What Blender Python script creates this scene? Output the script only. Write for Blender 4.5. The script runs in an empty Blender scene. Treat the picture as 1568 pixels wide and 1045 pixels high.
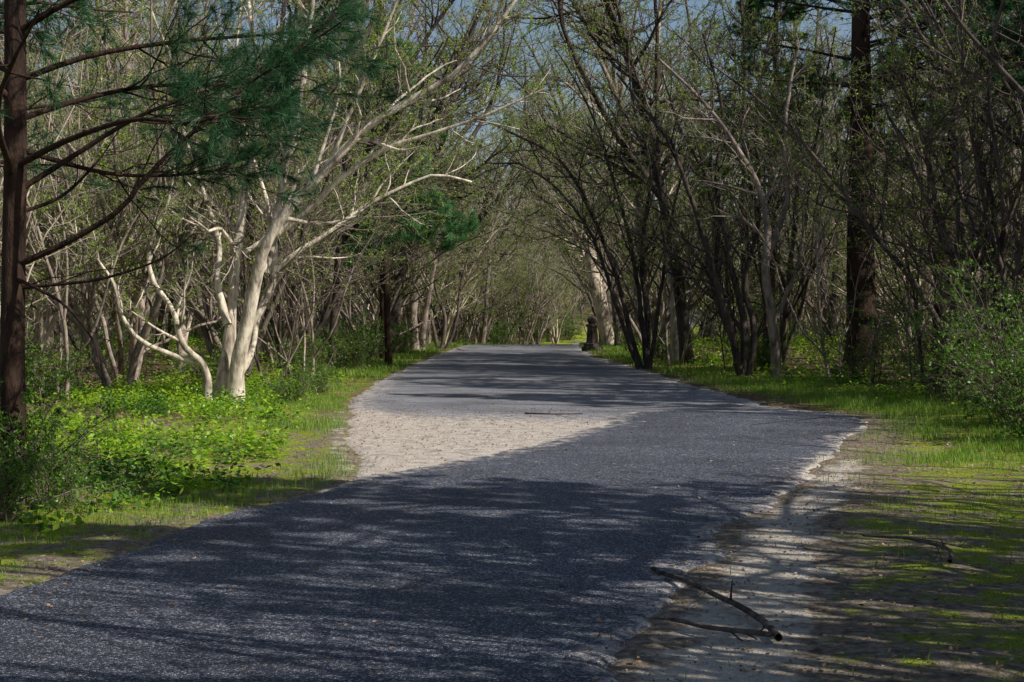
import bpy, math, numpy as np
from mathutils import Vector
sc = bpy.context.scene
sc.view_settings.view_transform='Standard'; sc.view_settings.look='None'
sc.view_settings.exposure=0; sc.view_settings.gamma=1
A=np.array
# ------------------------------------------------------------------ helpers
def nrm(v): return v/np.maximum(np.linalg.norm(v,axis=-1,keepdims=True),1e-9)
def vnoise(x,y,scale,seed=0):
    r=np.random.RandomState(seed+77).rand(256,256)
    x=x/scale+500.3; y=y/scale+500.7
    xi=np.floor(x).astype(int); yi=np.floor(y).astype(int); fx=x-xi; fy=y-yi
    fx=fx*fx*(3-2*fx); fy=fy*fy*(3-2*fy)
    a=r[xi%256,yi%256]; b=r[(xi+1)%256,yi%256]; c=r[xi%256,(yi+1)%256]; d=r[(xi+1)%256,(yi+1)%256]
    return (a*(1-fx)+b*fx)*(1-fy)+(c*(1-fx)+d*fx)*fy
def fbm(x,y,s,seed=0):
    return .5*vnoise(x,y,s,seed)+.3*vnoise(x,y,s*.43,seed+1)+.2*vnoise(x,y,s*.19,seed+2)
class MB:
    def __init__(s): s.v=[];s.f=[];s.m=[];s.n=0
    def add(s,v,f,mi):
        v=v.reshape(-1,3); f=f.reshape(-1,4); s.v.append(v); s.f.append(f+s.n)
        s.m.append(np.full(len(f),mi,np.int32) if np.isscalar(mi) else mi.astype(np.int32)); s.n+=len(v)
    def merge(s,o,loc,rz,k,mp):
        v=np.concatenate(o.v)*k; c,q=math.cos(rz),math.sin(rz)
        v=np.stack([v[:,0]*c-v[:,1]*q+loc[0],v[:,0]*q+v[:,1]*c+loc[1],v[:,2]+loc[2]],1)
        s.v.append(v); s.f.append(np.concatenate(o.f)+s.n); s.m.append(A(mp,dtype=np.int32)[np.concatenate(o.m)]); s.n+=len(v)
    def tubes(s,P,R,k,mi=0):
        M,n,_=P.shape
        T=nrm(np.gradient(P,axis=1)); md=nrm(T.mean(1))
        ref=np.where(np.abs(md[:,2:3])>.75,A([[0,1.,0.05]]),A([[0.05,0,1.]]))[:,None,:]
        U=nrm(np.cross(T,ref)); V=np.cross(T,U)
        a=np.arange(k)*2*math.pi/k
        v=P[:,:,None,:]+R[:,:,None,None]*(np.cos(a)[None,None,:,None]*U[:,:,None,:]+np.sin(a)[None,None,:,None]*V[:,:,None,:])
        idx=np.arange(M*n*k).reshape(M,n,k); b=np.roll(idx,-1,axis=2)
        f=np.stack([idx[:,:-1],b[:,:-1],b[:,1:],idx[:,1:]],-1)
        s.add(v,f,mi)
    def leaves(s,C,size,rng,mi=1,droop=0.,aspect=.5,flat=0.):
        n=len(C); u=rng.randn(n,3); u[:,2]-=droop; u[:,2]*=(1-flat); u=nrm(u); w=rng.randn(n,3)
        w[:,2]*=(1-flat); w=nrm(np.cross(u,w) if flat==0 else np.cross(u,np.tile(A([0,0,1.]),(n,1))+w*.5))
        sz=(size*rng.uniform(.55,1.25,n))[:,None]
        v=np.stack([C,C+u*sz*.5+w*sz*aspect*.5,C+u*sz,C+u*sz*.5-w*sz*aspect*.5],1)
        s.add(v,np.arange(n*4).reshape(n,4),mi)
    def blades(s,C,h,w,rng,mi=0,lean=.5):
        n=len(C); a=rng.uniform(0,6.283,n); d=np.stack([np.cos(a),np.sin(a),a*0],1); sd=np.stack([-np.sin(a),np.cos(a),a*0],1)
        h=h[:,None]; l=rng.uniform(.1,1,n)[:,None]*lean*h
        up=A([0,0,1.])
        m=C+up*h*.6+d*l*.35; t=C+up*h*(1-.3*l/np.maximum(h,1e-6))+d*l
        v=np.stack([C-sd*w/2,C+sd*w/2,m+sd*w*.4,m-sd*w*.4,t+sd*w*.06,t-sd*w*.06],1)
        b=np.arange(n)[:,None]*6
        f=np.concatenate([b+A([[0,1,2,3]]),b+A([[3,2,4,5]])],0)
        s.add(v,f,mi)
    def mesh(s,name,mats,smooth=True):
        v=np.concatenate(s.v).astype(np.float32); f=np.concatenate(s.f).astype(np.int32); m=np.concatenate(s.m)
        me=bpy.data.meshes.new(name); me.vertices.add(len(v)); me.vertices.foreach_set('co',v.ravel())
        me.loops.add(f.size); me.loops.foreach_set('vertex_index',f.ravel())
        me.polygons.add(len(f)); me.polygons.foreach_set('loop_start',np.arange(0,f.size,4,dtype=np.int32))
        me.polygons.foreach_set('loop_total',np.full(len(f),4,np.int32))
        me.polygons.foreach_set('material_index',m)
        me.polygons.foreach_set('use_smooth',np.full(len(f),smooth))
        for x in mats: me.materials.append(x)
        me.update(calc_edges=True); return me
def obj(name,me,loc=(0,0,0),rz=0,sc_=1,parent=None):
    o=bpy.data.objects.new(name,me); sc.collection.objects.link(o); o.location=loc; o.rotation_euler=(0,0,rz)
    o.scale=(sc_,)*3 if not hasattr(sc_,'__len__') else sc_
    if parent: o.parent=parent
    return o
def lerpP(P,t):
    n=P.shape[1]; f=t*(n-1); i=np.clip(np.floor(f).astype(int),0,n-2); return i,(f-i)
def walk(rng,base,d,length,npts,wob,up,pull=None):
    K=len(base); P=np.zeros((K,npts,3)); P[:,0]=base; st=(length/(npts-1))[:,None]
    for k in range(1,npts):
        d=d+wob*rng.randn(K,3); d[:,2]+=up
        if pull is not None: d=d+pull*(k/npts)
        d=nrm(d); P[:,k]=P[:,k-1]+d*st
    return P
def kids(rng,P,R,L,n,npts,ang,lf,rf,up,wob,tmin=.25,tmax=1.,rmin=.004,flatten=0):
    M=len(P); idx=np.repeat(np.arange(M),n); K=len(idx); t=rng.uniform(tmin,tmax,K)
    i,fr=lerpP(P,t); a=P[idx,i]; b=P[idx,i+1]; base=a+(b-a)*fr[:,None]; tan=nrm(b-a)
    r=R[idx,i]*(1-fr)+R[idx,i+1]*fr
    pv=rng.randn(K,3); pv[:,2]*=(1-flatten); pv=nrm(pv-tan*(pv*tan).sum(-1,keepdims=True))
    an=rng.uniform(ang[0],ang[1],K)[:,None]*math.pi/180
    d=tan*np.cos(an)+pv*np.sin(an)
    ln=L[idx]*lf*(1.2-.65*t)*rng.uniform(.6,1.25,K)
    Q=walk(rng,base,d,ln,npts,wob,up)
    r0=np.maximum(np.minimum(r*rf,r*.95),rmin); tp=np.linspace(1,.3,npts)
    return Q,np.maximum(r0[:,None]*tp[None],rmin*.6),ln
def onto(P,rng,K):
    i=rng.randint(0,len(P),K); j,fr=lerpP(P,rng.uniform(.2,1,K)); return P[i,j]*(1-fr[:,None])+P[i,j+1]*fr[:,None]
def resample(pts,n):
    pts=A(pts,dtype=float); m=len(pts); t=np.linspace(0,m-1,n)
    out=np.zeros((n,pts.shape[1]))
    for j,tt in enumerate(t):
        i=min(int(tt),m-2); f=tt-i
        p0=pts[max(i-1,0)];p1=pts[i];p2=pts[i+1];p3=pts[min(i+2,m-1)]
        out[j]=.5*((2*p1)+(-p0+p2)*f+(2*p0-5*p1+4*p2-p3)*f*f+(-p0+3*p1-3*p2+p3)*f**3)
    return out
# ------------------------------------------------------------------ materials
def newmat(name):
    m=bpy.data.materials.new(name); m.use_nodes=True; nt=m.node_tree; nt.nodes.clear()
    out=nt.nodes.new('ShaderNodeOutputMaterial'); return m,nt,out
class NT:
    def __init__(s,nt): s.nt=nt
    def n(s,t,**k):
        x=s.nt.nodes.new(t)
        for a,b in k.items(): setattr(x,a,b)
        return x
    def l(s,a,b): s.nt.links.new(a,b)
    def val(s,x,inp):
        if isinstance(x,bpy.types.NodeSocket): s.l(x,inp)
        else: inp.default_value=x
    def noise(s,vec,scale,detail=4,rough=.6):
        x=s.n('ShaderNodeTexNoise'); x.inputs['Scale'].default_value=scale; x.inputs['Detail'].default_value=detail; x.inputs['Roughness'].default_value=rough
        s.l(vec,x.inputs['Vector']); return x.outputs['Fac']
    def ramp(s,fac,stops):
        x=s.n('ShaderNodeValToRGB'); e=x.color_ramp.elements
        while len(e)<len(stops): e.new(.5)
        for i,(p,c) in enumerate(stops):
            e[i].position=p; e[i].color=(*c,1) if len(c)==3 else c
        s.l(fac,x.inputs[0]); return x.outputs[0]
    def mix(s,fac,a,b,mode='MIX'):
        x=s.n('ShaderNodeMix',data_type='RGBA',blend_type=mode)
        s.val(fac,x.inputs[0]); 
        for q,i in ((a,6),(b,7)):
            if isinstance(q,tuple): x.inputs[i].default_value=(*q,1)
            else: s.l(q,x.inputs[i])
        return x.outputs[2]
    def math(s,op,a,b=0.,clamp=False):
        x=s.n('ShaderNodeMath',operation=op); x.use_clamp=clamp; s.val(a,x.inputs[0]); s.val(b,x.inputs[1]); return x.outputs[0]
    def maprange(s,v,a,b,c=0.,d=1.):
        x=s.n('ShaderNodeMapRange'); s.l(v,x.inputs[0]); 
        for i,q in enumerate((a,b,c,d)): x.inputs[i+1].default_value=q
        return x.outputs[0]
    def attr(s,name):
        x=s.n('ShaderNodeAttribute'); x.attribute_name=name; return x.outputs['Fac']
    def bsdf(s,col,rough=.9,bump=None,dist=.01,strength=1.,out=None,spec=.2):
        b=s.n('ShaderNodeBsdfPrincipled'); s.val(rough,b.inputs['Roughness']); b.inputs['Specular IOR Level'].default_value=spec
        s.l(col,b.inputs['Base Color'])
        if bump is not None:
            bp=s.n('ShaderNodeBump'); bp.inputs['Distance'].default_value=dist; bp.inputs['Strength'].default_value=strength
            s.l(bump,bp.inputs['Height']); s.l(bp.outputs[0],b.inputs['Normal'])
        if out: s.l(b.outputs[0],out.inputs[0])
        return b
def bark(name,dark,pale,zs=.25,scale=9,var=.5,bd=.02):
    m,nt,out=newmat(name); N=NT(nt)
    tc=N.n('ShaderNodeTexCoord'); mp=N.n('ShaderNodeMapping'); mp.inputs['Scale'].default_value=(1,1,zs); N.l(tc.outputs['Object'],mp.inputs[0])
    a=N.noise(mp.outputs[0],scale,4,.65); b=N.noise(tc.outputs['Object'],1.7,2)
    f=N.math('ADD',N.math('MULTIPLY',a,.6),N.math('MULTIPLY',b,.4))
    c=N.ramp(f,[(.38,dark),(.58,pale)])
    oi=N.n('ShaderNodeObjectInfo')
    v=N.maprange(oi.outputs['Random'],0,1,1-var,1+var*.6)
    cv=N.n('ShaderNodeCombineColor'); 
    for i in range(3): N.l(v,cv.inputs[i])
    c=N.mix(1.,c,cv.outputs[0],'MULTIPLY')
    N.bsdf(c,.85,a,bd,.8,out); return m
def twig(name,a,b):
    m,nt,out=newmat(name); N=NT(nt); g=N.n('ShaderNodeNewGeometry'); c=N.ramp(g.outputs['Random Per Island'],[(0,a),(1,b)])
    d=N.n('ShaderNodeBsdfDiffuse'); N.l(c,d.inputs[0]); N.l(d.outputs[0],out.inputs[0]); return m
def leafmat(name,cols,trans=.5):
    m,nt,out=newmat(name); N=NT(nt)
    g=N.n('ShaderNodeNewGeometry'); 
    c=N.ramp(g.outputs['Random Per Island'],[(i/(max(len(cols)-1,1)),q) for i,q in enumerate(cols)])
    b=N.n('ShaderNodeBsdfDiffuse'); N.l(c,b.inputs[0]); t=N.n('ShaderNodeBsdfTranslucent'); N.l(c,t.inputs[0])
    gl=N.n('ShaderNodeBsdfGlossy'); gl.inputs['Roughness'].default_value=.45; gl.inputs[0].default_value=(.8,.8,.8,1)
    ms=N.n('ShaderNodeMixShader'); ms.inputs[0].default_value=trans; N.l(b.outputs[0],ms.inputs[1]); N.l(t.outputs[0],ms.inputs[2])
    m2=N.n('ShaderNodeMixShader'); m2.inputs[0].default_value=.035; N.l(ms.outputs[0],m2.inputs[1]); N.l(gl.outputs[0],m2.inputs[2]); N.l(m2.outputs[0],out.inputs[0])
    return m
M_hero=bark('bark_smooth_pale',(.17,.13,.095),(.80,.70,.56),.3,8,.04,.035)
M_pale=bark('bark_pale',(.22,.17,.12),(.66,.56,.44),.25,7,.12,.02)
M_grey=bark('bark_grey',(.08,.062,.05),(.36,.29,.24),.25,9,.35)
M_dark=bark('bark_dark',(.03,.023,.02),(.15,.115,.097),.3,12,.3,.03)
M_pine=bark('bark_pine',(.018,.011,.008),(.07,.04,.028),.3,14,.2,.04)  # dark reddish bark, darkened further in place of shade on the near trunk
TW_p=twig('twig_pale',(.28,.22,.165),(.62,.53,.43)); TW_g=twig('twig_grey',(.13,.105,.09),(.48,.40,.34)); TW_d=twig('twig_dark',(.055,.043,.038),(.27,.21,.185))
TWG={M_pale:TW_p,M_grey:TW_g,M_dark:TW_d}
M_bud=leafmat('spring_leaves',[(.15,.28,.02),(.27,.44,.03),(.40,.49,.06),(.22,.39,.03)],.55)
M_red=leafmat('red_buds',[(.28,.12,.07),(.36,.2,.12),(.3,.3,.08)],.5)
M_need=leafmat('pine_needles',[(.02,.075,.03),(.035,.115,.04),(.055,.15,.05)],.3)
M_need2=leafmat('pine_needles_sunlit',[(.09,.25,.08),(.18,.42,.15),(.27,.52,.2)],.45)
M_shr=leafmat('shrub_leaves',[(.06,.14,.015),(.11,.24,.02),(.2,.34,.03)],.45)
M_grass=leafmat('grass_blades',[(.09,.24,.015),(.16,.36,.025),(.28,.44,.04),(.36,.38,.12)],.45)
M_cov=leafmat('ground_cover_leaves',[(.14,.30,.015),(.25,.46,.02),(.37,.58,.03),(.45,.60,.05)],.5)
M_cov2=leafmat('ground_cover_dark_leaves',[(.045,.13,.015),(.08,.20,.02),(.12,.26,.03)],.4)
M_lit=leafmat('leaf_litter',[(.14,.075,.04),(.28,.16,.09),(.42,.28,.16),(.18,.11,.07),(.5,.38,.27)],.1)
GM=[M_grey,M_bud,M_dark,M_pale,M_red,M_shr,TW_g,TW_d,TW_p]
# ------------------------------------------------------------------ terrain functions
YL=[-8,0,3,6,8.24,9.6,10.96,12.3,13.8,15.5,18,22,26.8,38.7,49,70,85,100,120,140,160,220]
XL=[-4.8,-4.2,-3.9,-3.4,-2.97,-2.66,-2.43,-1.94,-1.55,-1.75,-2.1,-2.6,-3.1,-3.27,-3.2,-2.7,-2.,.5,5,12,20,50]
YR=[-8,0,3,6.19,7.45,8.54,10.96,12.5,16,21,22.2,23.4,25,31.7,43.6,55,72,85,100,120,140,160,220]
XR=[-.3,.1,.3,.5,.74,1.08,1.69,2.39,3.57,5.3,5.42,5.1,4.55,4.16,3.72,3.1,3.4,4.,6.,10.5,17.5,26,56]
xl=lambda y:np.interp(y,YL,XL); xr=lambda y:np.interp(y,YR,XR)
def crest(y):
    q=np.clip(y-70,0,35); return -.0009*q*q+.0012*np.clip(y-105,0,45)**2+np.clip(y-150,0,100)*.05
def dpath(x,y): return np.maximum(xl(y)-x,x-xr(y))
def gz(x,y):
    d=dpath(x,y); o=np.clip(d/1.2,0,1); o2=np.clip((d-1)/8,0,1)
    z=crest(y)+o*(fbm(x,y,1.6,3)-.5)*.11+o2*(.12+(fbm(x,y,9,8)-.45)*.7)
    return np.where(d<-.2,crest(y)-.03,z-.03*np.clip(-d/.2,0,1))
def sheet(name,xs,ys,mat,zf=None,attrs=None):
    X,Y=np.meshgrid(xs,ys); Z=zf(X,Y); ny,nx=X.shape
    b=MB(); idx=np.arange(nx*ny).reshape(ny,nx)
    b.add(np.stack([X,Y,Z],-1),np.stack([idx[:-1,:-1],idx[:-1,1:],idx[1:,1:],idx[1:,:-1]],-1),0)
    me=b.mesh(name,[mat])
    if attrs:
        for k,fn in attrs.items():
            a=me.attributes.new(k,'FLOAT','POINT'); a.data.foreach_set('value',fn(X,Y).astype(np.float32).ravel())
    return obj(name,me)
m,nt,out=newmat('woodland_ground'); N=NT(nt); g=N.n('ShaderNodeNewGeometry'); P=g.outputs['Position']
n2=N.noise(P,14,5,.7); n3=N.noise(P,70,3,.7); n4=N.noise(P,3.1,4,.65)
vo=N.n('ShaderNodeTexVoronoi'); vo.inputs['Scale'].default_value=28; N.l(P,vo.inputs['Vector'])
litter=N.ramp(N.math('ADD',N.math('MULTIPLY',n2,.6),N.math('MULTIPLY',n3,.4)),[(.36,(.045,.03,.02)),(.48,(.14,.10,.06)),(.58,(.25,.18,.12)),(.68,(.38,.29,.2))])
litter=N.mix(.35,litter,vo.outputs['Color'],'OVERLAY')
soil=N.ramp(n2,[(.35,(.11,.088,.065)),(.55,(.30,.245,.185)),(.7,(.46,.39,.31))])
sand=N.ramp(N.math('ADD',N.math('MULTIPLY',n2,.5),N.math('MULTIPLY',n3,.5)),[(.35,(.28,.24,.185)),(.5,(.60,.53,.44)),(.65,(.78,.73,.64))])
moss=N.ramp(n3,[(.35,(.11,.15,.015)),(.55,(.30,.36,.04)),(.7,(.48,.50,.10))])
sa=N.attr('sand'); ga=N.attr('green'); so=N.attr('soil')
c=N.mix(N.maprange(N.math('ADD',so,N.math('MULTIPLY',n4,.5)),.5,.8),litter,soil)
c=N.mix(N.maprange(N.math('ADD',ga,N.math('MULTIPLY',N.math('SUBTRACT',n4,.5),2.4)),.42,.75),c,moss)
c=N.mix(N.maprange(N.math('ADD',sa,N.math('MULTIPLY',N.math('SUBTRACT',n4,.5),1.9)),.4,.7),c,sand)
N.bsdf(c,.95,N.math('ADD',n2,N.math('MULTIPLY',n3,.5)),.04,1.,out,.1); M_ground=m
def a_sand(X,Y):
    d=X-xr(Y); c=np.interp(Y,[0,5.5,6.5,8.5,11,13,16,18],[.4,.35,.45,.5,.42,.35,.25,.1])
    r=np.exp(-((d-c)/np.interp(Y,[0,7,12,17],[.55,.42,.36,.22]))**2)*(Y<18)
    l=np.exp(-((xl(Y)-X-.1)/.2)**2)*np.interp(Y,[12,15,22,26],[.2,.5,.5,.2])*(Y<26)
    return np.clip(r*np.interp(Y,[0,6,15,18],[.8,.95,.7,0])+l,0,1)
def a_green(X,Y):
    d=dpath(X,Y); right=X>0
    v=np.exp(-((d-1.9)/1.6)**2)*np.interp(Y,[0,8,13,18,80,160],[.4,.55,.7,.95,.9,.8])
    v=np.where(right,v,np.exp(-((d-1.3)/2.)**2)*np.interp(Y,[0,8,13,70,160],[.55,.65,.7,.8,.8]))
    v+=np.clip((Y-80)/40,0,.35)+np.clip((np.abs(X)-22)/6,0,.5)
    return np.clip(v,0,1)
def a_soil(X,Y):
    d=dpath(X,Y); return np.clip(1-d/5.,0,1)*np.clip((26-Y)/6,.15,1)
xs=np.concatenate([-np.geomspace(500,20,26),np.arange(-19.5,-8,.5),np.arange(-8,9,.09),np.arange(9,20,.5),np.geomspace(20,500,26)])
ys=np.concatenate([-np.geomspace(200,5,12),np.arange(-4.5,3,.5),np.arange(3,27,.09),np.arange(27,90,.5),np.geomspace(90,900,40)])
sheet('ground',xs,ys,M_ground,gz,{'sand':a_sand,'green':a_green,'soil':a_soil})
def asphalt(name,old):
    m,nt,out=newmat(name); N=NT(nt); g=N.n('ShaderNodeNewGeometry'); P=g.outputs['Position']
    v=N.n('ShaderNodeTexVoronoi'); v.inputs['Scale'].default_value=105; N.l(P,v.inputs['Vector'])
    sep=N.n('ShaderNodeSeparateColor'); N.l(v.outputs['Color'],sep.inputs[0])
    big=N.noise(P,.7,4,.6); mid=N.noise(P,5,5,.7)
    if old: c=N.ramp(sep.outputs[0],[(0,(.12,.12,.135)),(.6,(.22,.22,.245)),(1,(.44,.44,.455))])
    else: c=N.ramp(sep.outputs[0],[(0,(.016,.019,.029)),(.5,(.05,.057,.08)),(.82,(.13,.14,.175)),(1,(.5,.51,.56))])
    k=N.maprange(big,.3,.7,.7,1.3); cc=N.n('ShaderNodeCombineColor')
    for i in range(3): N.l(k,cc.inputs[i])
    c=N.mix(1.,c,cc.outputs[0],'MULTIPLY')
    dirt=N.ramp(N.math('ADD',N.math('MULTIPLY',N.noise(P,40,3,.7),.6),N.math('MULTIPLY',mid,.4)),[(.38,(.26,.21,.165)),(.5,(.60,.52,.44)),(.62,(.80,.74,.66))])
    da=N.attr('dirt')
    c=N.mix(N.maprange(N.math('ADD',da,N.math('MULTIPLY',N.math('SUBTRACT',mid,.5),2.6)),.3,.9),c,dirt)
    h=N.math('ADD',N.math('MULTIPLY',v.outputs['Distance'],-.8),mid)
    N.bsdf(c,.8 if old else .6,h,.012,1.,out,.3 if old else .45); return m
M_old=asphalt('old_asphalt',True); M_new=asphalt('fresh_asphalt',False)
def strip(name,ys,lf,rf,mat,nc,z,attr,jit,seed,edge=.12):
    u=np.linspace(0,1,nc); u=.5-.5*np.cos(u*math.pi)*1.; L=lf(ys)+(fbm(ys,ys*0+seed,1.1,seed)-.5)*jit; R=rf(ys)+(fbm(ys,ys*0+seed+9,1.1,seed+5)-.5)*jit*1.6
    L+= (vnoise(ys,ys*0,.13,seed)-.5)*jit*.3; R+=(vnoise(ys,ys*0,.13,seed+3)-.5)*jit*.35+(vnoise(ys,ys*0,.45,seed+4)-.5)*jit*.7
    X=L[:,None]+(R-L)[:,None]*u; Y=np.repeat(ys[:,None],nc,1)
    Z=crest(Y)+z+ (vnoise(X,Y,1.5,seed)-.5)*.004
    e=np.minimum(X-L[:,None],R[:,None]-X); Z-= np.clip(1-e/edge,0,1)**2*(z+.03)
    b=MB(); n=X.shape; idx=np.arange(X.size).reshape(n)
    b.add(np.stack([X,Y,Z],-1),np.stack([idx[:-1,:-1],idx[:-1,1:],idx[1:,1:],idx[1:,:-1]],-1),0)
    me=b.mesh(name,[mat]); a=me.attributes.new('dirt','FLOAT','POINT'); a.data.foreach_set('value',attr(X,Y,L[:,None],R[:,None]).astype(np.float32).ravel())
    return obj(name,me)
def d_old(X,Y,L,R):
    near=np.clip((24.5-Y-.35*(X-L))/3,0,1)*.95
    edge=np.exp(-(np.minimum(X-L,R-X)/.6)**2)*.6
    return np.clip(near+edge,0,1)
def d_new(X,Y,L,R): 
    return np.clip(np.exp(-((R-X)/.3)**2)*.55*(Y<20)+np.exp(-((X-L)/.45)**2)*.55*(Y>13)+np.exp(-((X-L)/.12)**2)*.3,0,1)
strip('asphalt_path',np.concatenate([np.arange(12,40,.06),np.arange(40,221,.4)]),xl,xr,M_old,60,.006,d_old,.45,3)
LD=lambda y:np.interp(y,YL[:9]+[15.6,18.3,20.7,22.8,23.3],XL[:9]+[-.6,.55,1.3,1.6,2.0])
strip('asphalt_patch',np.arange(-8,23.2,.04),LD,lambda y:xr(y)+.02,M_new,90,.014,d_new,.28,11)
# ------------------------------------------------------------------ deciduous trees
def finish(b,rng,P0,R0,L0,nk=(12,7,5),up=.04,leaf=1.,lsize=.05,wob=.16,tm=.25,ang=(25,60),lf=(.42,.45,.5),k0=7,rm=.0045):
    b.tubes(P0,R0,k0,0)
    P1,R1,L1=kids(rng,P0,R0,L0,nk[0],9 if k0>5 else 6,ang,lf[0],.55,up,wob,tm,1.,.009)
    b.tubes(P1,R1,5 if k0>5 else 4,0 if k0>5 else 2)
    P2,R2,L2=kids(rng,P1,R1,L1,nk[1],6 if k0>5 else 4,(25,65),lf[1],.55,up,wob,.15,1.,.006 if rm<.006 else rm)
    b.tubes(P2,R2,3,2)
    P3,R3,L3=kids(rng,P2,R2,L2,nk[2],4 if k0>5 else 3,(25,65),lf[2],.6,up,wob,.1,1.,rm)
    b.tubes(P3,R3,3,2)
    if leaf>0: b.leaves(onto(P3,rng,int(len(P3)*leaf*3)),lsize,rng,1,.3,.55)
def vase(seed,S=4,H=8.,lean=.0,leaf=1.,bk=None,lm=None,spread=(8,30),rad=(.05,.1),far=False,nk=(12,7,4),fk=(7,6)):
    rng=np.random.RandomState(seed); b=MB()
    a=rng.uniform(0,6.28)+np.arange(S)*6.283/S+rng.uniform(-.5,.5,S); base=np.stack([np.cos(a)*.12,np.sin(a)*.12,a*0-.15],1)*rng.uniform(.4,1.6,(S,1)); base[:,2]=-.3
    th=np.radians(rng.uniform(*spread,S)); d=np.stack([np.cos(a)*np.sin(th),np.sin(a)*np.sin(th),np.cos(th)],1)
    L=H*rng.uniform(.75,1.15,S); n0=9 if far else 16
    P=walk(rng,base,d,L,n0,.085 if not far else .12,.02,A([lean,0,0]))
    r=rng.uniform(*rad,S); R=r[:,None]*(np.linspace(1,.18,n0)**.9)[None]; R[:,0]*=1.5
    P1,R1,L1=kids(rng,P,R,L,2,8 if far else 14,(15,35),.75,.75,.03,.09,.12,.4,.02)
    b.tubes(P1,R1,4 if far else 6,0)
    rm=.008 if far else .005
    P2,R2,L2=kids(rng,P1,R1,L1,fk[0],4 if far else 8,(25,55),.4,.5,.05,.16,.3,1.,.008); b.tubes(P2,R2,3,2)
    P3,R3,L3=kids(rng,P2,R2,L2,4 if far else fk[1],3 if far else 5,(25,60),.5,.6,.05,.18,.15,1.,rm); b.tubes(P3,R3,3,2)
    if leaf>0: b.leaves(onto(P3,rng,int(len(P3)*leaf*5)),.08 if far else .05,rng,1,.3,.55)
    finish(b,rng,P,R,L,(9,5,3) if far else nk,.04,leaf,.08 if far else .05,k0=5 if far else 7,rm=rm)
    bk=bk or M_grey
    return b if far else b.mesh('multi_stem_tree_%d'%seed,[bk,lm or M_bud,TWG[bk]])
def tall(seed,H=17.,leaf=1.,bk=None,lm=None,r=.22,tm=.28,far=False,lean=0.):
    rng=np.random.RandomState(seed); b=MB(); n0=10 if far else 18
    P=walk(rng,A([[0,0,-.4]]),nrm(A([[rng.randn()*.07,rng.randn()*.07,1.]])),A([H]),n0,.035,.03,A([lean,0,0]))
    R=(r*(np.linspace(1,.15,n0)**.8))[None].copy(); R[:,0]*=1.4
    P1,R1,L1=kids(rng,P,R,A([H]),4,9 if far else 14,(18,40),.5,.7,.05,.08,.3,.6,.02)
    b.tubes(P1,R1,5 if far else 6,0); rm=.011 if far else .007
    P2,R2,L2=kids(rng,P1,R1,L1,9,5 if far else 8,(25,60),.42,.5,.04,.15,.15,1.,.01); b.tubes(P2,R2,3,2)
    P3,R3,L3=kids(rng,P2,R2,L2,6 if far else 8,3 if far else 5,(25,60),.5,.6,.03,.18,.1,1.,rm); b.tubes(P3,R3,3,2)
    b.leaves(onto(P3,rng,int(len(P3)*leaf*6)),.11 if far else .065,rng,1,.3,.55)
    finish(b,rng,P,R,A([H]),(20,6,4) if far else (26,8,6),.03,leaf*1.5,.11 if far else .065,.14,tm,(40,80),(.26,.45,.5),k0=5 if far else 7,rm=rm)
    bk=bk or M_grey
    return b if far else b.mesh('tall_tree_%d'%seed,[bk,lm or M_bud,TWG[bk]])
V=[vase(1,4,8.5,.03,2.),vase(2,5,8,.05,3.4,spread=(10,35)),vase(3,3,9,.02,1.),vase(4,6,7.5,.0,1.8,M_dark),vase(5,4,8,.06,1.4,M_dark),vase(6,3,9.5,.04,4)]
VP=[vase(11,4,8.5,.09,1.6,M_pale),vase(12,5,8.5,.1,3.4)]
T=[tall(21,18,1.1),tall(22,16,2.2),tall(23,19,1.2,lm=M_red),tall(24,15,2.2,M_dark,r=.17),tall(25,17,1.2,M_pale,r=.16)]
TL=[tall(26,18,1.6,lean=.05,tm=.35),tall(27,17,1.4,M_dark,lean=.06,tm=.35),tall(28,15,2.4,lean=.10,tm=.3,r=.17),tall(29,14,1.6,M_dark,lean=.12,tm=.3,r=.15)]
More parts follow.
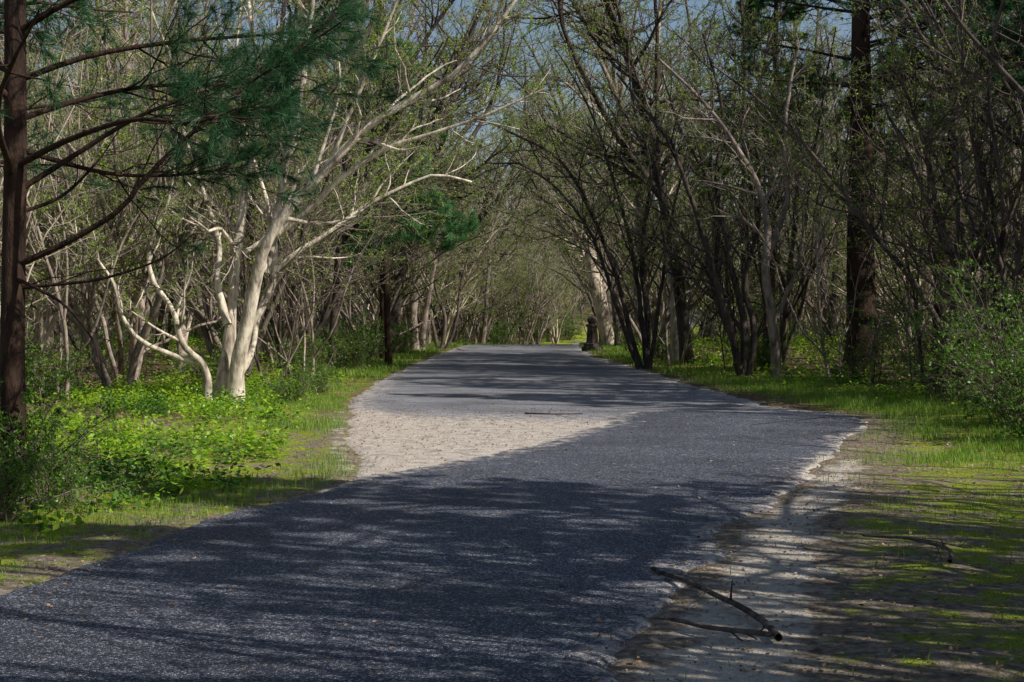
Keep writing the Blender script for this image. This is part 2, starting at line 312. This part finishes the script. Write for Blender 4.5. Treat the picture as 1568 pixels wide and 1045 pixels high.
def hero():
    rng=np.random.RandomState(5); b=MB(); s=86.4
    def q(pts,y0=0,y1=0): 
        return A([[(p[0]-340)/s, y0+(y1-y0)*i/(len(pts)-1),(620-p[1])/s] for i,p in enumerate(pts)])
    st=[(q([(356,640),(362,570),(380,500),(396,440),(410,390),(440,340),(500,275),(560,215),(640,165),(700,130),(760,60),(800,0)],0,-1.2),.15,.03),
        (q([(402,420),(412,370),(418,320),(432,250),(447,170),(458,90),(470,0),(480,-80)],0,.6),.085,.03),
        (q([(425,360),(480,320),(520,280),(600,232),(680,208),(760,180),(830,150)],-.1,-1.),.07,.015),
        (q([(330,640),(340,560),(345,490),(350,420),(360,330),(375,230),(383,120),(370,20),(360,-60)],.1,.9),.14,.03),
        (q([(343,500),(325,430),(322,380),(300,310),(260,200),(240,90),(200,0)],.1,1.2),.075,.02),
        (q([(318,640),(317,590),(312,560),(285,530),(270,480),(240,430),(240,380),(270,310),(280,220)],-.2,-.6),.085,.02),
        (q([(306,556),(260,540),(220,520),(195,480),(185,430),(150,380),(100,340)],-.2,-1.),.06,.015),
        (q([(500,275),(540,180),(590,80),(625,-20)],-.3,-.8),.05,.02),
        (q([(345,600),(352,530),(395,460),(402,380),(385,300),(350,200),(330,80),(335,-30)],.3,1.6),.09,.02),
        (q([(348,640),(350,590),(372,540),(385,470),(420,400),(490,350),(560,300),(650,260),(720,270)],.4,2),.085,.02)]
    Ps=[];Rs=[];Ls=[]
    for p,r0,r1 in st:
        P=resample(p,26); P+=np.cumsum(rng.randn(26,3)*.009,0); Ps.append(P)
        t=np.linspace(0,1,26); R=r0+(r1-r0)*t**.8; R*=1+.12*np.sin(t*23+rng.rand()*6)*rng.rand()+rng.uniform(-.05,.05,26); Rs.append(R)
        Ls.append(np.linalg.norm(np.diff(P,axis=0),axis=1).sum())
    Rs=A(Rs); Rs[[0,3,5],0]*=1.6; Rs[[0,3,5],1]*=1.25
    finish(b,rng,A(Ps),Rs,A(Ls),(12,7,5),.05,1.8,.04,.15,.35,(25,60),(.25,.45,.5),k0=10)
    return b.mesh('arching_tree',[M_hero,M_bud,TW_g])
def plant_z(x,y): return float(gz(A([x]),A([y]))[0])
def put(name,me,x,y,rz=0,s=1.): return obj(name,me,(x,y,plant_z(x,y)),rz,s)
put('deciduous_tree',hero(),-5.1,25.2)
def bytab(seed,base,sc_,stems,bk,leaf=.5,nk=(12,7,5),tm=.35,lf=.3,lm=None):
    rng=np.random.RandomState(seed); b=MB(); Ps=[];Rs=[];Ls=[]
    for pts,y0,y1,r0,r1 in stems:
        p=A([[a,y0+(y1-y0)*i/(len(pts)-1),c] for i,(a,c) in enumerate(pts)],dtype=float)
        P=resample(p,20); P+=np.cumsum(rng.randn(20,3)*.018,0); Ps.append(P); t=np.linspace(0,1,20); Rs.append(r0+(r1-r0)*t**.8)
        Ls.append(np.linalg.norm(np.diff(P,axis=0),axis=1).sum())
    Rs=A(Rs); Rs[:,0]*=1.4
    finish(b,rng,A(Ps),Rs,A(Ls),nk,.04,leaf*2.8,.05,.15,tm,(25,60),(lf,.45,.5),k0=8)
    return put('deciduous_tree',b.mesh('tree_tab%d'%seed,[bk,lm or M_bud,TWG[bk]]),*base)
bytab(31,(3.9,42),1,[([(0,-.2),(-.35,1),(-.7,2.5),(-1.6,4.8),(-2.6,6.3),(-4,7.0),(-5.2,7.6)],0,-.5,.10,.02),
  ([(.05,-.2),(-.1,1.2),(-.3,3),(-.9,5.5),(-1.5,7.5),(-2.6,9.5)],.1,.6,.10,.02),
  ([(.1,-.2),(.15,1.5),(0,3.5),(.3,6),(-.2,8),(-.3,10)],0,1,.10,.02),
  ([(.1,-.2),(.35,1.4),(.55,3),(1.0,5.5),(1.6,8)],-.1,-.8,.08,.02),
  ([(-.1,-.2),(-.5,.8),(-1.1,2.6),(-1.9,4.4),(-3.4,5.8),(-4.6,5.9)],-.2,-1,.08,.02)],M_dark,.5)
bytab(32,(5.4,47),1,[([(0,-.2),(-.05,2),(-.25,4),(-.5,6.5),(-.6,9),(-.4,12)],0,0,.19,.06),([(-.25,4),(-1,6),(-2.4,8),(-4,9.5)],0,-.6,.1,.03),([(-.5,6.5),(.4,8.5),(1,11)],0,.6,.08,.03)],M_pale,.6)
bytab(33,(6.0,37),1,[([(0,-.2),(-.3,1.2),(-.7,2.6),(-1.3,4.6),(-2.0,6.2),(-3.2,7.8)],0,-.6,.12,.03),([(.05,-.2),(.05,1.5),(-.3,3.2),(-.6,5),(-.5,7),(-1,9)],.1,.4,.12,.03),
  ([(.1,-.2),(.3,1.1),(.1,2.5),(.6,4.2),(.5,6.5),(.9,9)],0,.8,.1,.03),([(0,-.2),(-.15,.9),(-.6,2.3),(-.5,4.5),(-1.5,6.5),(-2,8)],.2,1.,.09,.02)],M_dark,.4)
bytab(34,(6.6,35.5),1,[([(0,-.2),(-.05,1),(-.3,2.5),(-.25,4),(-.7,5.2),(-1.6,6.6),(-2.9,7.9)],0,-.5,.16,.03),([(-.28,3),(.3,4.5),(.2,6.3),(.6,8.5)],0,.5,.1,.03),([(0,1.5),(.6,3),(.8,5),(1.6,7.5)],0,.3,.07,.02)],M_grey,.4)
bytab(35,(9.5,30),1,[([(0,-.2),(-.3,.9),(-1.1,2.2),(-2.0,3.3),(-2.8,4.3),(-4.0,5.6),(-5.3,6.6)],0,-.6,.1,.02),([(.1,-.2),(0,1.3),(-.5,3),(-.8,5),(-1.6,7)],.2,.8,.09,.02),([(.2,-.2),(.5,1.5),(.5,3.5),(1.2,6)],0,.2,.09,.02),([(-.1,-.2),(-.5,1.3),(-.9,3),(-1,5),(-2,6.8)],-.2,-1,.06,.02)],M_dark,.5)
bytab(36,(4.8,72),1,[([(.2,-.4),(-.1,1.2),(-.3,2.6),(-.6,3.8),(-.85,5.4)],0,0,.40,.28),([(-.6,3.8),(-1.5,5),(-2.4,5.4)],0,-.3,.16,.06),([(-.3,2.6),(.5,5),(1,8),(1.2,11)],0,.5,.2,.05)],M_pale,.6)
bytab(37,(-4.3,62),1,[([(-.1,-.2),(-.3,1.6),(-.7,3.2),(-1.5,4.8),(-2.3,7)],0,0,.2,.04),([(.1,-.2),(0,1.8),(.1,3.6),(.3,5.8),(-.2,9)],0,0,.24,.05),([(.3,-.2),(.5,1.6),(.9,3.4),(1.4,4.9),(2.6,7)],.1,0,.17,.04)],M_grey,.6)
bytab(38,(-3.4,67),1,[([(-.1,-.2),(-.4,1.2),(-1.1,2.4),(-1.8,3.4),(-2.2,5)],0,0,.1,.03),([(0,-.2),(.1,1.4),(-.3,3.2),(.3,5.6),(.8,7)],0,0,.12,.03),([(.2,-.2),(.7,1.2),(1,3.2),(1.6,5)],0,0,.1,.03),([(.2,-.2),(-.1,1),(-.7,2.6),(-.9,5)],.3,0,.09,.03)],M_dark,.5)
# thin crooked young stems among the left-hand trees
def sapling(seed,bk):
    return vase(seed,3,6.,.0,1.6,bk,spread=(10,40),rad=(.02,.045),nk=(8,5,3),fk=(4,3))
SP=[sapling(81,M_pale),sapling(82,M_grey),sapling(83,M_dark)]
rng=np.random.RandomState(99)
near=[(-7.6,27.5,V[0],.9),(-9.5,24,V[2],.95),(-8.4,31,V[1],1),(-6.6,34,VP[1],1),(-6.4,40,V[3],.9),(-7.4,44,VP[0],1),(-5.6,55,VP[1],1),
      (-10.5,29,T[0],.9),(-8.8,38,T[4],.9),(-12.5,22,V[4],1.1),(-12,27,T[3],1),(-5.1,60,V[1],1),(-3.8,74,VP[0],1),
      (5.2,51,VP[1],1),(5.6,57,V[0],1),(7.6,41,V[3],1.1),(8.2,49,T[3],.9),(11.8,36,T[0],.9),
      (11.5,32,V[2],1.1),(12.8,29,V[3],1),(8.8,25.5,V[4],.95),(5.4,80,VP[1],1),
      (-6.2,48,TL[0],1),(-4.9,57,TL[1],1.05),(5.6,45,TL[1],1),(5.4,60,TL[0],1.05),(-4.4,72,TL[0],1.1),(5.4,78,TL[1],1.1),(-7.2,36,TL[1],.9),
      (-5.4,42.5,TL[3],.95),(-4.7,64,TL[2],1.05),(5.2,53,TL[2],1),(5.,67,TL[3],1.1),(5.6,88,TL[2],1.1),(-3.4,84,TL[3],1.1),(-2.,95,TL[2],1.1),
      (-2.6,101,V[1],1),(-1.,113,V[5],1.1),(2.3,124,V[1],1.2),(7,126,V[5],1.2),(.8,109,V[2],1),(2.,115,V[1],1),(5.,129,T[1],1),(9,117,V[1],1),(8.4,108,V[5],1),(7.4,101,V[0],1),(10.5,128,T[1],1),(1.5,131,V[2],1.2),
      (-7.9,24.5,SP[1],1),(-5.2,31.5,SP[2],1),(-8.9,22.8,SP[0],.9),(-5.0,34,SP[1],1),(-9.6,27,SP[0],1.),(7.6,33,SP[1],1),(8.6,30,SP[2],1),(6.3,41,SP[2],1),(5.1,44,SP[1],1)]
for x,y,me,s in near:
    put('deciduous_tree',me,x,y,(rng.uniform(-.5,.5) if x<0 else math.pi+rng.uniform(-.5,.5)),s)
# trees to the right of and behind the viewer (they throw the long striped shadows)
SV=[vase(71,3,9.5,.0,.2,M_dark,spread=(3,13),rad=(.09,.15),nk=(6,3,1),fk=(4,2)),vase(72,4,9,.0,.3,M_dark,spread=(3,17),rad=(.07,.12),nk=(6,3,1),fk=(4,2)),vase(73,3,9,.0,.2,M_dark,spread=(3,11),rad=(.06,.10),nk=(6,3,1),fk=(3,2))]
side=[(8.6,3.6,0,1),(6.2,4.3,1,1),(5.2,3.2,2,.9),(5.6,5.2,0,.95),(4.6,4.6,2,.8),(3.6,4.0,2,.8),(6.6,7.2,2,.8),(3.9,2.4,2,.9),(10.2,5.6,1,1),(11.8,2.2,0,1.1),(8.4,8.3,2,.9),(13,5.5,1,1.1),(7.6,5.4,2,.95),(12,8,0,1.1),(14.5,7,1,1.1),(10.8,9.,1,.9),(8.6,10.2,2,.8),(9.2,.6,1,1),(12.6,-1.2,0,1),(15.5,3,1,1.2),
      (7.3,1.6,1,1),(6.4,.4,2,1),(5.4,1.6,0,.9),(8.9,6.9,2,1),(10,3.2,2,1),(11.5,4.2,1,1),(17,24,1,1.1),(15,21.5,0,1),(-9,14,1,1),(-10.5,9,0,1),(-8,4,1,1),(-9,-3,0,1),(5,-7,1,1),
      (12,24,0,1.1),(14,27,1,1.2),(16,30,0,1.2),(10.8,23,2,1),(10.2,20.6,0,.95)]
for x,y,i,s in side: put('deciduous_tree',SV[i],x,y,rng.uniform(0,6.28),s)
# distant woodland: groves instanced in tiles
def shrubb(seed,n,H,leafn,ls,far=False):
    rng=np.random.RandomState(seed); b=MB(); a=rng.uniform(0,6.283,n); rr=rng.uniform(0,.4,n)
    base=np.stack([np.cos(a)*rr,np.sin(a)*rr,a*0-.1],1); th=rng.uniform(.05,.7,n)
    d=np.stack([np.cos(a)*np.sin(th),np.sin(a)*np.sin(th),np.cos(th)],1); L=H*rng.uniform(.6,1.2,n)
    P=walk(rng,base,d,L,6 if far else 10,.12,-.02); R=np.tile(np.linspace(.013,.004,P.shape[1]),(n,1)); b.tubes(P,R,3 if far else 4,2)
    P1,R1,L1=kids(rng,P,R,L,9,4 if far else 6,(30,70),.35,.6,0,.15,.1,1,.003); b.tubes(P1,R1,3,2)
    if far: b.leaves(onto(P1,rng,leafn),ls,rng,1,.2,.55); return b
    P2,R2,L2=kids(rng,P1,R1,L1,4,4,(30,70),.5,.6,0,.15,.1,1,.002); b.tubes(P2,R2,3,2)
    b.leaves(onto(P2,rng,leafn),ls,rng,1,.2,.55); return b
TS=13.
FV=[vase(101,4,8,.03,1.6,far=True),vase(102,5,7.5,.03,2.8,far=True,spread=(10,34)),vase(103,3,9,.02,.8,far=True)]
FT=[tall(111,18,1.1,far=True),tall(112,16,2.,far=True),tall(113,20,.7,far=True)]
FS=[shrubb(121,14,1.8,800,.09,True),shrubb(122,12,1.3,1000,.08,True)]
groves=[]
for gi in range(4):
    r_=np.random.RandomState(200+gi); b=MB()
    def spot(k,n):
        c=int(math.ceil(math.sqrt(n))); return ((k%c+.5+r_.uniform(-.42,.42))/c-.5)*TS,((k//c+.5+r_.uniform(-.42,.42))/c-.5)*TS
    for k in range(9):
        x,y=spot(k,9); b.merge(FV[r_.randint(3)],(x,y,0),r_.uniform(0,6.28),r_.uniform(.75,1.15),[[0,1,6],[2,1,7],[3,1,8],[2,1,6]][r_.randint(4)])
    for k in range(3):
        x,y=spot(k,4); b.merge(FT[r_.randint(3)],(x,y,0),r_.uniform(0,6.28),r_.uniform(.85,1.2),[[0,1,6],[2,1,7],[2,4,6],[0,1,6]][(gi+k)%4])
    for k in range(8):
        x,y=spot(k,9); b.merge(FS[r_.randint(2)],(-x,y,0),r_.uniform(0,6.28),r_.uniform(.6,1.1),[0,5,6])
    groves.append(b.mesh('grove_%d'%gi,GM))
W=bpy.data.objects.new('distant_woodland',None); sc.collection.objects.link(W); k=0
def tile(x,y):
    global k
    z=float(crest(A([y]))[0])+.1
    obj('grove_%d'%k,groves[rng.randint(4)],(x,y,z),rng.randint(4)*math.pi/2+rng.uniform(-.1,.1),1.+.12*(y>120),W); k+=1
for y in np.arange(34,126,TS):
    for s in (-1,1):
        e=float(xl(A([y]))[0])-2.2 if s<0 else float(xr(A([y]))[0])+2.2
        x=e+s*TS/2 if y>66 else s*(11.5+TS/2+ (2.5 if s>0 else 0))
        n=0; mx=(3 if s<0 else 2) if y>66 else 2
        while n<mx:
            if not (s>0 and y>105): tile(x+rng.uniform(-.4,.4),y+rng.uniform(-.4,.4))
            x+=s*TS; n+=1
for y in (137,151,165):
    for x in np.arange(-58,59,TS):
        if float(dpath(A([x]),A([float(y)]))[0])>5: tile(x+rng.uniform(-1,1),y+rng.uniform(-.4,.4))
# ------------------------------------------------------------------ pines
def tufts(b,rng,C,D,n,ln,w,mi=1):
    K=len(C)*n; c=np.repeat(C,n,0); d=nrm(np.repeat(D,n,0)*.9+rng.randn(K,3)*.55+A([0,0,-.05])); s=nrm(np.cross(d,rng.randn(K,3)))*w/2
    l=(ln*rng.uniform(.7,1.15,K))[:,None]; c=c-np.repeat(D,n,0)*rng.uniform(0,.07,K)[:,None]
    e=c+d*l; e[:,2]-=.015
    b.add(np.stack([c-s,c+s,e+s*.4,e-s*.4],1),np.arange(K*4).reshape(K,4),mi)
def pine_limbs(b,rng,P,R,L,n1,n2,tn,ln,w,tm=.35):
    b.tubes(P,R,6,0)
    P1,R1,L1=kids(rng,P,R,L,n1,8,(35,60),.33,.5,.02,.12,tm,1.,.006,.6); b.tubes(P1,R1,4,0)
    P2,R2,L2=kids(rng,P1,R1,L1,n2,5,(25,50),.5,.6,.03,.12,.25,1.,.004,.5); b.tubes(P2,R2,3,0)
    C=np.concatenate([P1[:,-1],P2[:,-1],P2[:,-2],P1[:,-2]]); D=np.concatenate([nrm(q[:,-1]-q[:,-2]) for q in (P1,P2,P2,P1)])
    tufts(b,rng,C,D,tn,ln,w)
rng2=np.random.RandomState(8); b=MB()
tr=walk(rng2,A([[0,0,-.2]]),A([[0.01,0,1.]]),A([11.]),16,.012,.02); b.tubes(tr,(np.linspace(.11,.055,16))[None],12,0)
def Q(pts,y1): return resample(A([[(p[0]-14)/181.,y1*i/(len(pts)-1),1.6+(482-p[1])/181.] for i,p in enumerate(pts)]),14)
live=[Q([(14,410),(100,375),(190,325),(240,270),(380,150),(470,95),(530,60)],-.6),Q([(14,260),(120,222),(230,200),(330,212),(400,200)],-1.2),
      Q([(14,130),(130,85),(260,60),(400,45),(500,30)],.4),Q([(14,225),(60,240),(150,262),(240,262),(320,250)],.6),Q([(14,60),(120,10),(260,-30),(420,-20)],-.5),
      Q([(14,190),(100,150),(200,120),(310,110),(430,95)],1.),Q([(14,300),(90,250),(200,180),(300,140),(360,120)],.2)]
Lp=A(live); Rl=np.tile(np.linspace(.03,.008,14),(len(live),1)); Ll=A([3.2]*len(live))
pine_limbs(b,rng2,Lp,Rl,Ll,13,6,40,.12,.003,.38)
dead=A([Q([(14,442),(80,437),(160,428),(250,400),(300,365)],-.3),Q([(14,425),(60,440),(120,470),(170,520),(190,560)],-.8),Q([(14,330),(80,300),(130,240),(160,180)],.5)])
Rd=np.tile(np.linspace(.02,.005,14),(3,1)); b.tubes(dead,Rd,5,0); d1=kids(rng2,dead,Rd,A([1.8]*3),7,7,(30,60),.4,.5,0,.15,.2,1.,.004); b.tubes(d1[0],d1[1],3,0)
hh=rng2.uniform(2.6,10.5,26); aa=rng2.uniform(1.2,5.6,26)
bb=np.stack([hh*0,hh*0,hh],1); Pc=walk(rng2,bb,nrm(np.stack([np.cos(aa),np.sin(aa),aa*0+.25],1)),3.2-.2*hh+.5,10,.06,.01)
pine_limbs(b,rng2,Pc,np.tile(np.linspace(.035,.008,10),(26,1)),3.4-.2*hh,7,4,16,.12,.004)
obj('pine_tree',b.mesh('white_pine_near',[M_pine,M_need]),(-4.22,12,0))
def pine(seed,H,r,lo,n,Lb,tn=14,w=.008,ln=.14,droop=.0,nm=None):
    rng=np.random.RandomState(seed); b=MB()
    tr=walk(rng,A([[0,0,-.3]]),A([[0.0,0,1.]]),A([H]),16,.012,.02); R=np.linspace(r,.05,16)[None].copy(); R[:,0]*=1.3; b.tubes(tr,R,14,0)
    h=rng.uniform(lo,H*.97,n); a=rng.uniform(0,6.283,n); i=np.clip((h/H*15).astype(int),0,15)
    c=tr[0,i].copy(); c[:,2]=h; L=Lb*(1.15-h/H)*rng.uniform(.6,1.1,n)
    P=walk(rng,c,nrm(np.stack([np.cos(a),np.sin(a),a*0+.2],1)),L,10,.07,droop)
    pine_limbs(b,rng,P,np.tile(np.linspace(.05,.012,10),(n,1)),L,9,5,tn,ln,w)
    return b.mesh('pine_%d'%seed,[M_pine,nm or M_need])
PA=pine(51,19,.44,7.5,50,5.); PB=pine(52,13,.2,3.2,48,4.5); PC=pine(53,11,.12,3.3,34,3.6,30,.011,.17,-.02,M_need2); PD=pine(54,13,.2,5.2,44,3.6,24,.011,.15)  # PD has extra needles so its crowns cast denser shadow
put('pine_tree',PA,9.4,38.2)
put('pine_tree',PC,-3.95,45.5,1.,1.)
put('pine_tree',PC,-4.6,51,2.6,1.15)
put('pine_tree',PA,11.2,29.2,2.2,.85)
put('pine_tree',PA,16,33.5,4.,.9)  # added outside the view to throw a shadow band over the far path
put('pine_tree',PA,21,39,1.,1.)  # likewise added out of view for its shadow
put('pine_tree',PD,12.2,22.2,2.,1.1)  # unseen pine, added to shade the path past the sandy patch
put('pine_tree',PD,10.8,26.5,5.,.95)
put('pine_tree',PD,12.6,42,3.,1.2)
put('pine_tree',PD,9.4,52,4.,1.2)
put('pine_tree',PD,6.6,6.3,1,.9)  # unseen pine, added to darken the foreground path with its shadow
put('pine_tree',PD,7.0,8.7,2,.9)  # second unseen pine added for foreground shade
put('pine_tree',PB,-8.2,17.5,3,1.)
# ------------------------------------------------------------------ shrubs
S1=shrubb(61,26,2.1,8000,.065).mesh('shrub_61',[M_grey,M_shr,TW_d]); S2=shrubb(62,20,1.3,4500,.055).mesh('shrub_62',[M_grey,M_shr,TW_d]); S3=shrubb(63,20,2.3,4200,.05).mesh('shrub_63',[M_grey,M_shr,TW_d])
for x,y,me,s in [(-4.25,12.,S1,.55),(-5.2,13.4,S1,.7),(-6.4,15.5,S1,.7),(-7.8,18.5,S3,.9),(-4.15,10.9,S2,.65),(-3.8,11.6,S2,.45),(6.6,17.6,S1,.75),(7.,19.,S3,1.),(7.1,20.2,S1,.8),(7.8,22,S3,1),(6.5,16.,S2,.7),
                 (-3.9,28,S2,.6),(-3.95,25.6,S2,.5),(-8.8,21.5,S3,.9),(8.2,26.5,S3,.9),(9.2,24,S1,.9),(-7.9,24,S2,.8),(-6.5,31,S2,.8),(7.8,31,S3,.8),(6.9,40,S2,.9),(-5.2,36,S2,.9),(9.8,34.5,S3,.9),(-9.5,33,S3,1),(-8.5,43,S2,1.2),(7.5,46,S3,1),
                 (-4.6,41,S2,1),(-4.8,47,S1,.8),(-4.6,56,S2,1.2),(5.2,60,S2,1.1),(5.4,49,S2,1),(-1,107,S1,1.2),(2,118,S1,1.3),(5,124,S1,1.3)]:
    put('shrub',me,x,y,rng.uniform(0,6.28),s)
# ------------------------------------------------------------------ grass, ground cover, litter
def scatter(rng,n,x0,x1,y0,y1,dens):
    y=y0+(y1-y0)*rng.rand(n); x=rng.uniform(x0,x1,n); k_=rng.rand(n)<dens(x,y); return x[k_],y[k_]
rg=np.random.RandomState(4); b=MB()
def dg(x,y):
    d=dpath(x,y)+(fbm(x,y,.8,90)-.5)*.5; c=np.clip((fbm(x,y,1.3,40)-.41)*5,0,1)
    L=np.exp(-((d-.8)/1.3)**2)*np.interp(y,[4,9,13,30,45],[.6,.9,.9,.9,.8]); Rr=np.exp(-((d-1.8)/1.4)**2)*np.interp(y,[4,9,13,16,45],[.04,.12,.4,1,1])
    return np.where(d<.05,0,np.where(x<0,L,Rr))*c
x,y=scatter(rg,430000,-9,9.5,4,34,dg)
b.blades(np.stack([x,y,gz(x,y)-.01],1),rg.uniform(.04,.14,len(x))*np.interp(y,[5,12,20],[.45,.7,1.1]),.006,rg)
x,y=scatter(rg,220000,-14,14,34,95,lambda x,y:np.exp(-((dpath(x,y)-1.1)/1.8)**2)*np.clip((fbm(x,y,2.,40)-.33)*5,0,1)*(dpath(x,y)>.02))
b.blades(np.stack([x,y,gz(x,y)-.01],1),rg.uniform(.07,.2,len(x)),.016,rg)
x,y=scatter(rg,50000,4,9.5,15,34,lambda x,y:(np.abs(dpath(x,y)-2.2)<1.3)*(vnoise(x,y,.5,9)>.68))
b.blades(np.stack([x,y,gz(x,y)-.01],1),rg.uniform(.06,.22,len(x)),.007,rg)
obj('grass',b.mesh('grass',[M_grass],False))
b=MB()
def dc(x,y):
    d=dpath(x,y); c=np.clip((fbm(x,y,1.6,60)-.42)*5,0,1)
    L=np.clip((d-.5)/.6,0,1)*np.clip((7-d)/3,0.06,1)*np.interp(y,[8,11,14,26,34],[.3,.55,.9,1,.5]); Rr=np.clip((d-1.9)/.6,0,1)*np.interp(y,[10,15,25],[.02,.25,.4])
    return np.where(x<0,L,Rr)*c
x,y=scatter(rg,44000,-12,10,8,34,dc)
n=len(x); kk=9; h=rg.uniform(.05,.36,n)*(.2+1.4*fbm(x,y,.9,5))*np.interp(y,[8,12,16],[.45,.7,1.]); X=np.repeat(x,kk)+rg.randn(n*kk)*.05; Y=np.repeat(y,kk)+rg.randn(n*kk)*.05
C=np.stack([X,Y,np.repeat(gz(x,y),kk)+np.repeat(h,kk)*rg.uniform(.25,1,n*kk)],1)
mi=np.repeat((fbm(x,y,1.1,33)+rg.uniform(-.06,.06,n)>.58).astype(int),kk)
b.leaves(C,.07,rg,mi,.1,.6,.6)
x,y=scatter(rg,40000,-26,26,30,120,lambda x,y:np.clip((dpath(x,y)-1.5),0,1)*np.clip((fbm(x,y,4,61)-.42)*5,0,1))
n=len(x); kk=5; X=np.repeat(x,kk)+rg.randn(n*kk)*.1; Y=np.repeat(y,kk)+rg.randn(n*kk)*.1
b.leaves(np.stack([X,Y,np.repeat(gz(x,y),kk)+rg.uniform(.03,.4,n*kk)],1),.12,rg,0,.1,.6,.5)
obj('ground_cover_plants',b.mesh('ground_cover_plants',[M_cov,M_cov2],False))
b=MB()
def dl(x,y):
    d=dpath(x,y); return np.where(d<0,.07+.4*np.exp(-(d/.35)**2)+.35*((y>14)&(y<24)&(x<LD(y))),.7)
x,y=scatter(rg,85000,-9,9,4,30,dl); z=np.where(dpath(x,y)<-.05,crest(y)+.02,gz(x,y)+.012)
b.leaves(np.stack([x,y,z],1),.032,rg,0,0,.6,.85)
x,y=scatter(rg,50000,-25,25,28,80,lambda x,y:(dpath(x,y)>.4)*.9)
b.leaves(np.stack([x,y,gz(x,y)+.02],1),.09,rg,0,0,.6,.8)
obj('leaf_litter',b.mesh('leaf_litter',[M_lit],False))
b=MB(); x,y=scatter(rg,5000,-4,4,4,16,lambda x,y:np.exp(-((dpath(x,y)-.2)/.5)**2)); n=len(x)
z=np.where(dpath(x,y)<-.04,crest(y)+.014,gz(x,y)+.002); r=rg.uniform(.003,.01,n); c=np.stack([x,y,z],1)
P_=c[:,None,:]+np.linspace(-.8,.8,4)[None,:,None]*A([0,0,1.])*r[:,None,None]; Rb=r[:,None]*A([.4,1.,.9,.25])[None]; b.tubes(P_,Rb,6,0)
obj('gravel',b.mesh('gravel',[twig('pebble_stone',(.1,.1,.1),(.42,.38,.33))]))
def stick(name,lists,seed):
    rng=np.random.RandomState(seed); b=MB()
    for pts,r0,r1 in lists:
        P=resample(A(pts,dtype=float),16); P[:,:2]+=np.cumsum(rng.randn(16,2)*.004,0); P[:,2]+=gz(P[:,0],P[:,1])+.015
        P=P[None]; R=np.linspace(r0,r1,16)[None]; b.tubes(P,R,7,0)
        q=kids(rng,P,R,A([.8]),3,5,(30,60),.25,.5,-.02,.15,.3,1,.0025); b.tubes(q[0],q[1],4,0)
    return obj(name,b.mesh(name,[M_dark]))
stick('fallen_branch',[([(.86,8.75,.05),(1.1,7.9,.035),(1.24,7.4,.03),(1.27,6.9,.025)],.013,.02),([(.8,7.25,.03),(.98,6.97,.04),(1.25,6.88,.03)],.010,.015)],1)
stick('fallen_branch',[([(2.45,9.9,.03),(2.65,9.5,.06),(2.8,9.1,.07),(2.75,8.8,.03)],.008,.014),([(2.65,9.5,.06),(3.0,9.3,.03)],.006,.003)],2)
stick('fallen_branch',[([(.2,22.4,.06),(.6,22.1,.07),(1.1,22.3,.06)],.014,.008)],3)
b=MB(); prof=[(0,.42),(.18,.42),(.2,.34),(.34,.33),(.36,.24),(1.05,.2),(1.08,.26),(1.16,.26),(1.2,.14),(1.3,.2),(1.42,.2),(1.52,.1),(1.55,.01)]
P_=A([[[0,0,z] for z,_ in prof]]); b.tubes(P_,A([[r*1.1 for _,r in prof]]),8,0); obj('stone_post',b.mesh('stone_post',[M_dark],False),(3.5,62,0))
# ------------------------------------------------------------------ light
S=Vector((.905,-.42,0)).normalized(); el=math.radians(41); S=Vector((S.x*math.cos(el),S.y*math.cos(el),math.sin(el)))
ld=bpy.data.lights.new('sun','SUN'); ld.energy=5; ld.angle=math.radians(.45); ld.color=(1,.95,.87)
lo=bpy.data.objects.new('sun',ld); sc.collection.objects.link(lo); lo.rotation_euler=S.to_track_quat('Z','Y').to_euler(); lo.location=(20,-5,30)
w=bpy.data.worlds.new('World'); sc.world=w; w.use_nodes=True; nt=w.node_tree; bg=nt.nodes['Background']; sk=nt.nodes.new('ShaderNodeTexSky'); sk.sky_type='NISHITA'; sk.sun_disc=False
sk.sun_elevation=el; sk.sun_rotation=math.atan2(S.x,S.y); nt.links.new(sk.outputs[0],bg.inputs[0]); bg.inputs[1].default_value=.09
cd=bpy.data.cameras.new('camera'); cd.lens=50; cd.sensor_width=36; cd.clip_end=2000; co=bpy.data.objects.new('camera',cd); sc.collection.objects.link(co)
co.location=(0,0,1.6); co.rotation_euler=(math.radians(90-1.065),0,0); sc.camera=co
print('objects',len(bpy.data.objects),'tiles',k)
